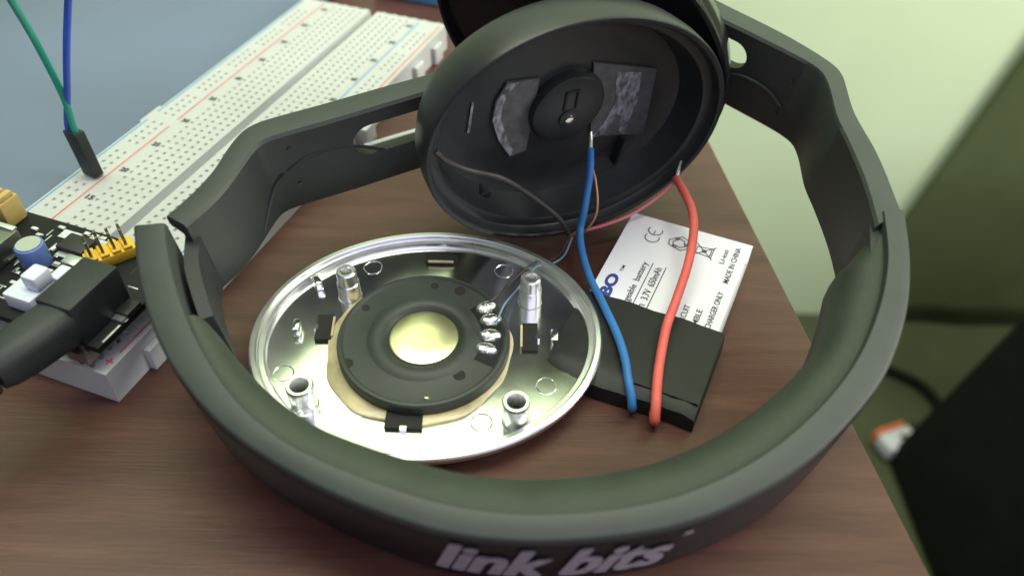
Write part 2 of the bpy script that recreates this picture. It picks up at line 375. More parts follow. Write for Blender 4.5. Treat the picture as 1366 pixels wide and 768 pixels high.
# usb shell
us = pbox(-147.5, 2.5, 15, 20.5, 15, 12.6, 'usb_socket', 'steel', bev=.5)
MB().box(pl(-140.4, 2.5, 20.7), (1.3, 11.5, .6)).build('shell_lip', 'alum', us, bevel=.15)
MB().box(pl(-155.2, 2.5, 17.7), (.6, 10.4, 3.6)).build('socket_opening', 'dark', us)
# capacitor
cp = MB().disc(pl(-143.2, 14.6, 0)[:2], 3.0, 15-ZT, 20.6-ZT).build('capacitor', 'capblue', pm, bevel=.3)
MB().disc(pl(-143.2, 14.6, 0)[:2], 2.5, 20.6-ZT, 20.9-ZT).build('capacitor_top', 'alum', cp)
# white latch switch
sw = pbox(-152.0, 22.2, 15, 18.8, 7.2, 7.2, 'push_switch', 'whitep', bev=.4)
pbox(-150.6, 24.0, 18.8, 22.4, 4.4, 3.8, 'switch_button', 'whitep', sw, .6)
pbox(-146.6, 25.6, 17.0, 19.4, 4.2, 3.0, 'switch_foot', 'whitep', sw, .4)
# dc jack
dj = pbox(-151.6, 36.6, 15, 24.6, 13.4, 8.4, 'dc_jack', 'rubber', bev=.4)
MB().disc((0, 0), .1, 0, .1)
# chips and small parts
for a, n_, la, ln, h_ in ((-136, 19, 5, 7, 1.8), (-141.5, 30.4, 3, 5, 1.4), (-147.5, 42.2, 4.2, 3.2, 1.3)):
    c = pbox(a, n_, 15, 15+h_, la, ln, 'regulator_chip', 'ic')
    MB().box(pl(a-la/2-.7, n_, 15.35), (1.5, ln*.8, .6)).build('chip_leads', 'alum', c)
pbox(-140.5, 21.8, 15, 16.6, 3.0, 4.0, 'metal_can', 'alum', bev=.4)
for k in range(110):
    a = random.uniform(-156, -131.4); n_ = random.uniform(3, 42)
    if (-158 < a < -142 and 31 < n_ < 42) or (-156 < a < -146 and 16 < n_ < 28) or (-142 < a < -130 and 22 < n_ < 34): continue
    la, ln = random.choice(((1.6, .8), (.8, 1.6), (2.2, .3), (.3, 2.6), (1.0, 1.0)))
    pbox(a, n_, 15.0, 15.02 if min(la, ln) < .5 else 15.5, la, ln, 'surface_part', random.choice(('silk', 'alum', 'silk', 'ic')), bev=.05)
for k in range(7): pbox(-131.0, 17+k*2.2, 15.0, 15.03, .9, 1.5, 'silk_mark', 'silk', bev=0)
for a, n_, la, ln in ((-133, 14, 2.6, 5.0), (-132.9, 21.5, 2.4, 4.2), (-139, 13.2, 5.4, .35), (-154, 43.2, 5, .45), (-149, 43.2, 3, .9)): pbox(a, n_, 15.0, 15.035, la, ln, 'silk_mark', 'silk', bev=0)
# barrel plug in the jack
PLA, PLB = Vector((-87.4, 108.6, 19.4)), Vector((-94.6, 97.0, 18.0))
pA, pB = PLA, PLB
pd = (pB-pA).normalized(); pk = empty('barrel_plug', pA, math.atan2(-pd.y, -pd.x)); tag(pk, 'thick black power plug pushed into the circuit board jack', 'plug')
mb = MB(); sec = [(1.5, 4.5), (.8, 4.7), (-8, 4.6), (-12, 4.2), (-14, 3.6)]
for x, hw in sec:
    for i in range(20):
        t = 2*PI*i/20; cx_, sy_ = math.cos(t), math.sin(t); k = 1/max(abs(cx_), abs(sy_))**.62
        mb.v.append((x, cx_*hw*k, sy_*hw*k))
for k in range(len(sec)-1):
    for i in range(20): mb.f.append((k*20+i, k*20+(i+1) % 20, (k+1)*20+(i+1) % 20, (k+1)*20+i))
mb.cap(0, 20); mb.cap(80, 20); mb.build('plug_body', 'rubber', pk, ang=40)
for x in (-15.2, -17.4, -19.6): MB().box((x, 0, -.2), (1.5, 6.4, 6.4)).build('strain_relief', 'rubber', pk, bevel=.8)
MB().tube([(1, 0, 0), (4, 0, 0)], 2.7, 16, 1).build('plug_barrel', 'tin', pk)
MB().tube([(-13, 0, 0), (-30, -1, -1), (-60, -6, -7), (-110, -20, -14)], 2.7, 14).build('plug_cable', 'rubber', pk)

# jumper wires in a black two way housing
jw = empty('jumper_wires', bw(-106.6, -6.4, ZT), TH); tag(jw, 'green and blue jumper wires in a black two pin housing', 'jumper wire')
def wl_(p): q = Matrix.Rotation(-TH, 3, 'Z') @ (Vector(p)-bw(-106.6, -6.4, ZT)); return tuple(q)
b0 = Vector((-108.4, 172.3, ZT+.4)); b1 = Vector((-109.2, 172.4, 21.8))
ax = (b1-b0).normalized(); sx = Vector((.75, -.45, 0)); sx = (sx-ax*sx.dot(ax)).normalized(); sy = ax.cross(sx)
rotl = Matrix.Rotation(-TH, 3, 'Z') @ Matrix((sx, sy, ax)).transposed()
MB().box(wl_((b0+b1)/2), (5.2, 2.7, (b1-b0).length), tilt=rotl).build('pin_housing', 'rubber', jw, bevel=.3)
for k, mt_, pts in ((.45, 'greenw', [(-107.6, 171.6, 32), (-108.7, 171.6, 45), (-106.9, 166.2, 58), (-104, 158, 75), (-99, 150, 95)]), (-.45, 'navyw', [(-106.6, 171.6, 32), (-102.0, 170.6, 44), (-97.5, 171.1, 56), (-89.2, 166.8, 72), (-80, 160, 92)])):
    st = b1+sx*(k*2.6)
    MB().tube([wl_(st-ax*1), wl_(st+ax*1.5)]+[wl_(p) for p in pts], .82, 10).build('wire', mt_, jw)
for k in (-.45, .45):
    MB().tube([wl_(b0+sx*k*2.6), wl_(b0+sx*k*2.6-ax*3)], .3, 6, 1).build('pin', 'pin', jw)

# blurred blue packet at the top edge
bk = empty('packet', (-36, 306, 0), R(-20)); tag(bk, 'small blue and white packet at the top edge behind the breadboard', 'packet')
MB().box((0, 0, 5), (30, 22, 10)).build('packet_body', 'blueline', bk, bevel=1)
MB().box((2, -1, 10.2), (20, 10, .4)).build('packet_label', 'white', bk)

# ================================================================== HEADPHONES
hp = bpy.data.objects.new('headphones', None); COL.objects.link(hp); hp.empty_display_size = .02
exv = Vector((1, 0, 0)); eyv = Vector((0, .9781476, .20791169)); nv = Vector((0, -.20791169, .9781476)); OV = Vector((2.53002, 69.55272, 0))
mm = Matrix.Identity(4)
for i in range(3): mm[i][0], mm[i][1], mm[i][2] = exv[i], eyv[i], nv[i]
mm.translation = OV*S; hp.matrix_world = mm
tag(hp, 'black over ear headphones standing on edge with one ear cup opened', 'headphones')
H = 23.
outer = [(-75.2, 57.3), (-73.0, 50.7), (-69.9, 42.9), (-66.7, 36.7), (-62.7, 30.2), (-57.8, 24.1), (-52.5, 18.8), (-47.6, 14.9), (-40.9, 10.6), (-32.9, 6.5), (-24.6, 3.1), (-13.0, -.5), (-1.0, -1.8), (10.8, -1.2), (19.9, .2), (26.6, 2.0), (35.8, 6.0), (44.8, 11.3), (53.8, 19.1), (62.0, 28.3), (68.6, 40.5), (72.4, 52.7), (74.3, 64.4)]
inner = [(-69.1, 58.1), (-66.8, 51.3), (-63.6, 44.0), (-60.8, 38.6), (-57.6, 33.2), (-53.6, 27.6), (-49.2, 22.2), (-44.6, 18.0), (-38.0, 13.4), (-29.2, 9.4), (-21.5, 6.6), (-12.0, 3.9), (-1.0, 2.6), (11.0, 3.2), (19.0, 4.6), (25.2, 6.4), (34.0, 10.4), (42.0, 15.6), (50.4, 22.9), (57.8, 31.6), (64.0, 42.4), (68.0, 53.0), (69.8, 64.0)]
def ribbon(out, inn, prof, n=90, smooth=3, name='', mt_='band', parent=None, ang=40):
    # prof(t) -> list of (u, w): u 0 = outer curve, 1 = inner curve
    Aq, Bq = resample(out, n, smooth), resample(inn, n, smooth); mb = MB(); k = None
    for i in range(n):
        pf = prof(i/(n-1)); k = len(pf)
        for u, w_ in pf: mb.v.append((Aq[i][0]*(1-u)+Bq[i][0]*u, Aq[i][1]*(1-u)+Bq[i][1]*u, w_))
    for i in range(n-1):
        for j in range(k): jj = (j+1) % k; mb.f.append((i*k+j, i*k+jj, (i+1)*k+jj, (i+1)*k+j))
    mb.f += [tuple(range(k))[::-1], tuple(range((n-1)*k, n*k))]
    return mb.build(name, mt_, parent, ang=ang)
bandp = lambda t: [(.10, 0), (0, 1.2), (-.02, 8), (0, H-.7), (.04, H-.25), (.12, H), (.94, H), (1, H-.5), (1, 1), (.95, 0)]
hb = ribbon(outer, inner, bandp, 130, 3, 'headband', 'band', hp)
def offs(c, d):
    c = np.array(c); t = np.gradient(c, axis=0); t /= np.linalg.norm(t, axis=1)[:, None]; return [(x+b*d, y-a*d) for (x, y), (a, b) in zip(c, t)]
ribbon(offs(outer, .18), offs(outer, -.5), lambda t: [(.25, 1.6), (0, 2.2), (-.03, 8), (0, H-3.0), (.1, H-2.4), (.3, H-2.2), (1, H-2.6), (1, 2.2)], 130, 3, 'outer_shell', 'shell', hp)
# padding: bulging cushion inside the band, thinner at both ends
pin = [(-60.6, 38.2), (-57.4, 33.0), (-53.4, 27.4), (-49.0, 22.4), (-44.4, 18.2), (-37.8, 13.6), (-29.0, 9.6), (-21.3, 6.8), (-12.0, 4.1), (-1.0, 2.8), (11.0, 3.4), (19.0, 4.8), (25.0, 6.6), (33.8, 10.6), (41.8, 15.8), (50.2, 23.1), (57.6, 31.8), (63.8, 42.6), (67.8, 53.0), (69.4, 59.5)]
Pn = resample(pin, 110, 3); tn = np.gradient(Pn, axis=0); tn /= np.linalg.norm(tn, axis=1)[:, None]; nrm = np.stack([-tn[:, 1], tn[:, 0]], 1)
mb = MB(); kk = 0
shape = [(-.5, 21.2), (.06, 21.3), (.34, 21.0), (.62, 19.9), (.84, 17.8), (.97, 15), (1, 11), (.97, 7), (.86, 3), (.7, 1.2), (.4, .6), (-.5, .5)]
for i in range(110):
    t = i/109; T = 2.6+6.0*math.sin(PI*min(1, max(0, t*1.0)))**.7
    T = max(T, 2.6+4.2*min(1, t/.9)*(1 if t > .6 else 0)) if t > .6 else T
    T *= min(1, .35+ (1-t)*14) if t > .95 else 1
    for d_, w_ in shape:
        dd = d_*T if d_ > 0 else -.4
        mb.v.append((Pn[i][0]+nrm[i][0]*dd, Pn[i][1]+nrm[i][1]*dd, w_))
k = len(shape)
for i in range(109):
    for j in range(k): jj = (j+1) % k; mb.f.append((i*k+j, i*k+jj, (i+1)*k+jj, (i+1)*k+j))
mb.f += [tuple(range(k))[::-1], tuple(range(109*k, 110*k))]
mb.build('head_padding', 'pad', hp, ang=50)
# lettering on the outer face
oc = resample(outer, 400, 3); dl = np.r_[0, np.cumsum(np.linalg.norm(np.diff(oc, axis=0), axis=1))]
def on_band(u0, v, off=.45):     # u along arc from x = u0, w height
    i0 = np.argmin(abs(oc[:, 0]-u0)+(oc[:, 1] > 20)*99); out = []
    for x, y in v:
        s = dl[i0]+x; px, py = np.interp(s, dl, oc[:, 0]), np.interp(s, dl, oc[:, 1])
        i = min(398, max(1, np.searchsorted(dl, s))); t = oc[i+1]-oc[i-1]; t /= np.linalg.norm(t)
        out.append((px+t[1]*off, py-t[0]*off, y))
    return out
for word, x0, wd in (('link', -14.0, 18.4), ('bits', 6.4, 17.6)):
    v, f = text2d(word, .35, .012); v = fit(v, wd, 13.2); v[:, 1] += 6.6
    mb = MB()
    for q_, (dx_, dy_) in enumerate(((0, 0), (.45, 0), (-.45, 0), (0, .35), (0, -.35), (.35, .25), (-.35, -.25), (.35, -.25), (-.35, .25))): mb.add(on_band(x0, v+np.array([dx_, dy_]), .40+.03*q_), f)
    mb.build('lettering', 'bandink', hp, smooth=False, recalc=False)
v = np.array([(0, 0), (1.1, .5), (2.2, 0), (1.5, 1.3), (1.7, 2.6), (1.0, 1.7), (0, 2.4), (.6, 1.2)]); v[:, 1] += 18.0
MB().add(on_band(24.6, v), [(0, 1, 2, 3, 4, 5, 6, 7)]).build('star_mark', 'bandink', hp, smooth=False)

# yoke arms
def slot_cut(o, p1, d, s0, s1, w0, w1):
    D = Vector((d[0], d[1], 0)); r = (w1-w0)/2; pts = []
    for i in range(17): t = PI/2+PI*i/16; pts.append((s0+r+r*math.cos(t), (w0+w1)/2+r*math.sin(t)))
    for i in range(17): t = -PI/2+PI*i/16; pts.append((s1-r+r*math.cos(t), (w0+w1)/2+r*math.sin(t)))
    Nn = Vector((d[1], -d[0], 0)); c = MB(); k = len(pts)
    for e in (-14, 14):
        for s, w_ in pts: q = Vector((p1[0], p1[1], 0))+D*s+Nn*e; c.v.append((q.x, q.y, w_))
    c.f = [tuple(range(k))[::-1], tuple(range(k, 2*k))]+[(i, (i+1) % k, k+(i+1) % k, k+i) for i in range(k)]
    co = c.build('cutter', 'band', None, smooth=False); co.matrix_world = hp.matrix_world
    md = o.modifiers.new('slot', 'BOOLEAN'); md.operation = 'DIFFERENCE'; md.object = co; md.solver = 'EXACT'
    bpy.context.view_layer.update(); dg = bpy.context.evaluated_depsgraph_get()
    me = bpy.data.meshes.new_from_object(o.evaluated_get(dg)); o.modifiers.clear(); old = o.data; o.data = me; me.name = o.name
    bpy.data.meshes.remove(old); bpy.data.objects.remove(co)
    o.data.set_sharp_from_angle(angle=R(40))
armp = lambda t: [(.62, 0), (.60, H-4.2), (.05, H-3.6), (0, H-3.0), (0, H-1.7), (.05, H-.8), (.16, H-.4), (.9, H-.4), (1, H-1), (1, .6), (.96, 0)]
ALo = [(-70.0, 60.5), (-66.4, 66.3), (-63.6, 72.3), (-61.8, 79.0), (-59.6, 84.2), (-55.8, 87.2), (-44.6, 92.2), (-34.1, 97.0), (-20.4, 103.1), (-2, 111.3), (17, 119.8)]
ALi = [(-65.3, 57.8), (-61.8, 63.0), (-59.6, 67.6), (-57.6, 73.6), (-56.0, 78.2), (-53.4, 81.1), (-39.1, 87.6), (-28, 92.9), (-14.4, 99.2), (3.6, 107.6), (20, 115.2)]
la = ribbon(ALo, ALi, armp, 110, 2, 'yoke_arm', 'band', hp)
slot_cut(la, (-53.5, 81.1), (.9019, .4320), 16.9, 46, 9.7, 18.4)
ARo = [(74.1, 64.9), (73.1, 80.0), (71.0, 91.9), (71.0, 99.9), (70.9, 105.0), (68.6, 109.2), (60.5, 118.0), (48.0, 128.8), (33, 141.8), (10, 161.5)]
ARi = [(67.9, 60.6), (68.1, 71.9), (67.1, 83.5), (66.2, 90.6), (66.4, 100.8), (64.4, 106.6), (53.0, 116.6), (43.6, 124.2), (28, 137.4), (5, 156.6)]
ra = ribbon(ARo, ARi, armp, 110, 2, 'yoke_arm', 'band', hp)
slot_cut(ra, (64.4, 106.6), (-.763, .646), 15.5, 46, 11.4, 18.9)
def tongue(o_, i_, w0, w1): return ribbon(o_, i_, lambda t: [(0, w0), (0, w1), (1, w1), (1, w0)], 40, 1, 'slider_tongue', 'rubber', hp)
tongue([(-60.0, 39.8), (-63.0, 45.6), (-66.0, 52.4), (-67.4, 59.4)], [(-57.8, 40.8), (-60.6, 46.6), (-63.4, 53.4), (-64.4, 59.6)], 1.2, 17.5)
tongue([(68.4, 52.0), (69.4, 57), (70.0, 63.5)], [(65.6, 52.4), (66.6, 57.4), (68.0, 63.5)], 1.2, 20.8)
def facept(p1, d, s, w_, off): return (p1[0]+d[0]*s+d[1]*off, p1[1]+d[1]*s-d[0]*off, w_)
for arm, p1, d, pts, dots, of in ((la, (-53.5, 81.1), (.9019, .432), [(24, 9.2), (17.3, 13.2), (11.3, 14.7), (6, 14.2), (1.6, 12)], [(3.3, 18.2), (3.4, 7.4)], .25),
                                  (ra, (64.4, 106.6), (.763, -.646), [(-20.4, 9.0), (-14.2, 11.0), (-8, 10.6), (-3.5, 8)], [(-3.4, 15.9), (-4.1, 5.1)], .25)):
    MB().tube([facept(p1, d, s, w_, -of+.25) for s, w_ in pts], .42, 8).build('moulded_ridge', 'band', arm)
    if arm is la: MB().tube([(-52.9, 81.2, 11.6), (-55.0, 79.5, 9.4), (-56.4, 76.6, 6.4), (-57.9, 72.8, 2.2)], .42, 8).build('moulded_ridge', 'band', arm)
    for s, w_ in dots:
        c = MB(); c.tube([facept(p1, d, s, w_, -.6), facept(p1, d, s, w_, .35)], .55, 10, 1); c.build('rivet', 'band', arm)

# ear cups: frame of the opened cup in headband coordinates
def frame(c, U, V, Nn):
    c, U, V, Nn = map(Vector, (c, U, V, Nn)); return lambda x, y, z: c+U*x+V*y+Nn*z
U1 = (.7904128, .3808597, -.4797849); V1 = (.4333439, .2059411, .8773832); N1 = (.4329674, -.9014067, -.0022647)
F1 = frame((13.2824, 90.4422, 14.0658), U1, V1, N1); CA, CB = 39.35, 31.33
def cupmesh(F, A, B, open_=True):
    prof = [(-22, -15.5), (-12, -15.2), (-6.2, -14), (-2.6, -11.6), (-.9, -8.2), (-.1, -4), (0, -.6), (-.12, -.15), (-.4, 0), (-1.1, 0), (-1.4, -.3), (-1.7, -2.2)]
    if open_: prof += [(-2.0, -2.7), (-3.4, -3.0), (-3.9, -3.4), (-4.9, -7), (-6.2, -10.2), (-8.6, -11.8), (-12, -12.2), (-24, -12.4)]
    mb = MB().lathe(prof, A, B, 96, fr=F); n = 96; mb.cap(0, n, True); mb.cap((len(prof)-1)*n, n); return mb
cup1 = cupmesh(F1, CA, CB).build('ear_cup', 'cup', hp, ang=28)
tag(cup1, 'opened ear cup with bare inside facing the camera')
def fdisc(F, c, r, z0, z1, n=28, bev=.0):
    mb = MB().lathe([(0, z0), (0, z1-bev), (-bev*.3, z1-bev*.3), (-bev, z1)] if bev else [(0, z0), (0, z1)], r, r, n, c, fr=F); k = 4 if bev else 2
    mb.cap(0, n, True); mb.cap((k-1)*n, n); return mb
hx, hy = 1.4, -1.2
fdisc(F1, (hx-.6, hy+2.0), 9.6, -12.6, -9.6, 40, 1.6).build('hub_boss', 'cup', cup1)
fdisc(F1, (hx, hy), 2.5, -9.7, -9.1, 28, .3).build('screw_seat', 'cup', cup1)
fdisc(F1, (hx, hy), 1.25, -9.2, -8.6, 20, .4).build('hub_screw', 'chrome', cup1)
def fbox(F, c, s, rz, name, mt_, par, bev=.1):
    ca, sa = math.cos(rz), math.sin(rz); mb = MB(); b = MB().box((0, 0, 0), s)
    mb.add([F(ca*x-sa*y+c[0], sa*x+ca*y+c[1], z+c[2]) for x, y, z in b.v], b.f); return mb.build(name, mt_, par, bevel=bev)
rr = R(23.4)
def hubrel(x, y): return (hx+math.cos(rr)*x-math.sin(rr)*y, hy+math.sin(rr)*x+math.cos(rr)*y)
for x, y, sx_, sy_ in ((-1.5, 5.4, .5, 5.4), (1.5, 5.4, .5, 5.4), (0, 7.9, 3.4, .5)):
    c = hubrel(x, y); fbox(F1, (c[0], c[1], -9.55), (sx_, sy_, .5), rr, 'hub_slot', 'dark', cup1, 0)
def fpoly(F, pts, z0, z1, name, mt_, par):
    mb = MB().prism(pts, z0, z1); mb.v = [tuple(F(*p)) for p in mb.v]; return mb.build(name, mt_, par, smooth=False)
TLq = [(-17.9, 3.0), (-11.2, 5.5), (-3.9, -12.3), (-7.0, -14.1), (-14.9, -7.5), (-17.0, -3.5)]
TRq = [(1.5, 12.6), (20.7, 14.2), (30.7, -4.5), (13.9, -7.1)]
t1 = fpoly(F1, [(-18.0, 4.0), (-10.4, 6.4), (-2.8, -13.2), (-6.4, -15.6), (-12.0, -11.4), (-16.6, -6.2), (-18.3, -1.0)], -12.3, -11.75, 'tape_patch', 'patch', cup1)
t2 = fpoly(F1, TRq, -12.3, -11.7, 'tape_patch', 'patch', cup1)
def quadmap(Q, u, v): a, b, c, d = map(Vector, Q); return (a*(1-u)+b*u)*(1-v)+(d*(1-u)+c*u)*v
def px2(Q, tl, tr, br, bl_, pts):
    out = []
    for x, y in pts:
        v = (y-tl[1])/((bl_[1]+br[1])/2-tl[1]); xl = tl[0]+(bl_[0]-tl[0])*v; xr = tr[0]+(br[0]-tr[0])*v
        out.append(tuple(quadmap(Q, (x-xl)/(xr-xl), v)))
    return out
sm_ = px2(TRq, (800, 130), (1185, 150), (1105, 560), (780, 575), [(930, 165), (1085, 160), (1076, 250), (1064, 340), (1030, 420), (1000, 500), (984, 558), (948, 555), (960, 470), (966, 440), (940, 425), (912, 470), (870, 538), (820, 572), (788, 570), (830, 520), (880, 440), (925, 360), (932, 260)])
fpoly(F1, sm_, -11.7, -11.62, 'glue_residue', 'residue', t2)
fpoly(F1, [(-17.6, 3.9), (-15.2, 4.8), (-16.3, 2.2), (-16.2, -1.6), (-14.4, -5.6), (-10.6, -9.6), (-5.8, -14.2), (-6.6, -15.3), (-12.0, -11.2), (-16.5, -6.1), (-18.1, -1.0)], -11.74, -11.66, 'glue_residue', 'residue', t1)
fpoly(F1, [(-24.0, -2.2), (-23.5, -2.0), (-20.6, -10.0), (-21.2, -10.2)], -12.2, -11.9, 'scratch', 'residue', cup1)
for x, y, r_ in ((33.0, -10.6, 1.5), (-11, -24.6, 1.6)):
    c = fdisc(F1, (x, y), r_, -12.3, -7.4, 20, .25).build('screw_boss', 'cup', cup1)
    fdisc(F1, (x, y), r_*.5, -7.5, -7.3, 12).build('boss_hole', 'dark', c)
fbox(F1, (24.6, -9.6, -10.8), (.9, 8.0, 3), R(12), 'rib', 'cup', cup1)
# pivot between arm and cup
fdisc(F1, (0, 0), 9, -21, -15.4, 32, .6).build('pivot', 'band', cup1)
# second, closed ear cup on the right arm
d2 = Vector((-.763, .646, 0)); n0 = Vector((-.646, -.763, 0)); az = .37; rot2 = -.55
n2 = n0*math.cos(az)+Vector((-n0.y, n0.x, 0))*math.sin(az)
C2 = Vector((64.4, 106.6, 15.5))+d2*48.5+n0*22.9
h2 = Vector((-n2.y, n2.x, 0)); Z_ = Vector((0, 0, 1))
U2 = h2*math.cos(rot2)+Z_*math.sin(rot2); V2 = -h2*math.sin(rot2)+Z_*math.cos(rot2)
F2 = frame(C2, U2, V2, n2)
cup2 = cupmesh(F2, CA, CB, False).build('ear_cup', 'gloss', hp, ang=28); tag(cup2, 'closed glossy ear cup behind the opened one')
fdisc(F2, (0, 0), 8, -18.5, -15.4, 32, .6).build('pivot', 'band', cup2)

# ================================================================== CHROME EAR PLATE WITH DRIVER
PX, PY = -18.0, 121.6; pt = empty('ear_plate', (PX, PY-1.0, 1.0)); pt.rotation_euler = (R(2.8), 0, 0); tag(pt, 'oval chrome ear cup plate with a round speaker driver on it', 'speaker plate')
PA, PB = 37.6, 31.9; prot = R(2)
prof = [(-24, 0), (-13, .15), (-6, 1.1), (-2.2, 2.6), (-.3, 4.0), (0, 4.8), (-.15, 5.4), (-.5, 5.7), (-1.4, 5.75), (-1.7, 5.5), (-1.8, 4.9), (-2.0, 4.75), (-2.9, 4.7), (-3.1, 4.4), (-3.2, 3.6), (-3.5, 3.25)]
mb = MB().lathe(prof, PA, PB, 128, rot=prot); mb.cap(0, 128, True); mb.build('plate_rim', 'chrome2', pt, ang=30)
mb = MB().lathe([(-3.45, 3.25), (-5, 3.2), (-10, 3.2), (-20, 3.2)], PA, PB, 128, rot=prot); mb.cap(3*128, 128); mb.build('mirror_face', 'chrome', pt, ang=30, recalc=True)
def pp(x, y, z=0): return (x-PX, y-PY, z)
def pl2(x, y): return (x-PX, y-PY)
# posts: top positions measured, two stepped tall ones, two wide short ones
for (x, y), tall in (((-36.6, 134.2), 1), ((4.1, 133.2), 1), ((-41.3, 104.0), 0), ((1.2, 101.0), 0)):
    c = pl2(x, y)
    if tall: pf = [(2.75, 3.2), (2.55, 3.5), (2.5, 7.6), (2.25, 7.9), (2.2, 10.9), (1.9, 11.2), (1.35, 11.2), (1.2, 10.9), (1.15, 6)]
    else: pf = [(2.9, 3.2), (2.7, 3.5), (2.6, 5.6), (2.75, 5.9), (2.75, 9.4), (2.5, 9.8), (1.95, 9.8), (1.75, 9.3), (1.4, 6)]
    mb = MB().lathe(pf, 0, 0, 28, c); po = mb.build('screw_post', 'chrome2', pt, ang=30)
    MB().disc(c, 1.3, 5.6, 6.2, 20).build('post_bore', 'dark', po)
for x, y in ((-32.6, 143.2), (-2.0, 142.8), (-47.2, 111.8), (7.4, 109.8), (-5.6, 100.4)):
    c = pl2(x, y); mb = MB().lathe([(2.25, 3.15), (2.2, 3.3), (2.1, 3.36), (1.98, 3.3), (1.95, 3.15)], 0, 0, 28, c); mb.build('embossed_ring', 'chrome', pt)
for x, y, a in ((-46.4, 123.4, 0), (9.3, 121.7, 0), (-44.3, 137.0, .5)):
    MB().box(pp(x, y, 4.4), (1.6, 3.2, 2.6), a).build('locating_tab', 'chrome', pt, bevel=.4)
for x, y, sx_, sy_, a, nx_, ny_ in ((-16.8, 146.0, 7.4, 2.6, 0, 0, 1), (-40.6, 124.0, 3.6, 7.0, .05, -1, 0), (-20.9, 100.3, 7.4, 4.0, -.02, 0, -1), (4.0, 122.2, 3.4, 7.6, 0, 1, 0)):
    c = MB().box(pp(x, y, 3.65), (sx_, sy_, .94), a).build('clip_slot', 'dark', pt)
    MB().box(pp(x+nx_*sx_*.5, y+ny_*sy_*.5, 3.7), (1.3 if ny_ else .9, .9 if ny_ else 1.3, .9), a).build('slot_notch', 'chrome', c)
    MB().box(pp(x-nx_*(sx_*.5+.1), y-ny_*(sy_*.5+.1), 4.2), (.5 if nx_ else sx_*.8, .5 if ny_ else sy_*.8, .5), a).build('slot_clip', 'gasket', c, bevel=.1)
# tan glue gasket under the driver
DX, DY = -18.5, 119.6; dc = pl2(DX, DY)
mb = MB(); n = 90; ring = []
for i in range(n):
    t = 2*PI*i/n; ro = 19.8+.7*math.cos(t-R(215))+.35*math.sin(5*t+1)+.25*math.sin(11*t)
    ring.append((dc[0]-.6+ro*math.cos(t), dc[1]-.4+ro*math.sin(t)))
for z, k in ((3.2, 1.0), (3.75, .995), (4.0, .96), (4.05, .8)):
    for x, y in ring: mb.v.append((dc[0]+(x-dc[0])*k, dc[1]+(y-dc[1])*k, z))
for k in range(3):
    for i in range(n): j = (i+1) % n; mb.f.append((k*n+i, k*n+j, (k+1)*n+j, (k+1)*n+i))
mb.cap(3*n, n); mb.build('gasket', 'gasket', pt, ang=50)
ringstrip = MB()
for i in range(16):
    t = R(185+9*i); t2_ = R(185+9*(i+1))
    for z_, r0, r1 in ((4.35, 18.9, 20.3),): ringstrip.add([(dc[0]+r*math.cos(q_), dc[1]+r*math.sin(q_), z_-.35*abs((r-18.9)/1.4)) for q_ in (t, t2_) for r in (r0, r1)], [(0, 1, 3, 2)])
# driver
dv = [(18.1, 3.6), (18.25, 3.9), (18.25, 6.3), (17.95, 6.7), (17.3, 6.8), (16.9, 6.45), (12.2, 6.45), (11.7, 6.65), (10.9, 7.1), (9.7, 7.25), (8.9, 7.1), (8.3, 6.8), (7.8, 6.3), (7.5, 6.0)]
mb = MB().lathe(dv, 0, 0, 96, dc); mb.cap((len(dv)-1)*96, 96); dr = mb.build('speaker_driver', 'driver', pt, ang=24)
mb = MB().lathe([(7.25, 6.02), (7.25, 6.35), (6.95, 6.5), (3, 6.52)], 0, 0, 56, dc); mb.cap(3*56, 56); mb.build('magnet_cover', 'foil', dr, ang=40)
for x, y, r_ in ((-17.3, 134.6, .9), (-11.6, 133.2, 1.3), (-10.4, 109.6, 1.3), (-33.6, 112.2, 1.3), (-31.8, 127.6, .9)):
    MB().disc(pl2(x, y), r_, 6.3, 6.49, 20).build('vent_hole', 'dark', dr)
pcb = MB(); 
for a0 in range(-34, 34, 4):
    for r0, r1 in ((12.3, 16.8),):
        A_, B_ = R(a0+6), R(a0+10); pcb.add([(dc[0]+r*math.cos(q_), dc[1]+r*math.sin(q_), 6.52) for q_ in (A_, B_) for r in (r0, r1)], [(0, 1, 3, 2)])
pcb.build('terminal_board', 'pcb', dr, smooth=False)
for x, y, a in ((-5.6, 128.2, .5), (-4.5, 124.6, .18), (-4.5, 120.2, -.02), (-5.2, 116.4, -.25)):
    mb = MB().lathe([(0, 6.5), (-.1, 6.9), (-.45, 7.3), (-1.0, 7.5)], 2.5, 1.65, 20, pl2(x, y), a); mb.cap(3*20, 20); mb.build('solder_pad', 'solder', dr, ang=60)
mb = MB(); mb.lathe([(0, 6.4), (-.15, 6.9), (-.4, 7.05)], .6, .45, 10, pl2(-16.6, 103.6)); mb.cap(20, 10); mb.build('chip_mark', 'foil', dr)

# ================================================================== BATTERY
Ld = Vector((-.405, -.914, 0)).normalized(); Wd = Vector((-Ld.y, Ld.x, 0)); Wd = Vector((.914, -.405, 0)).normalized()
bt = empty('battery', (30.6, 165, 0), math.atan2(Wd.y, Wd.x)); tag(bt, 'flat white phone battery with black tape round its lower end', 'battery')
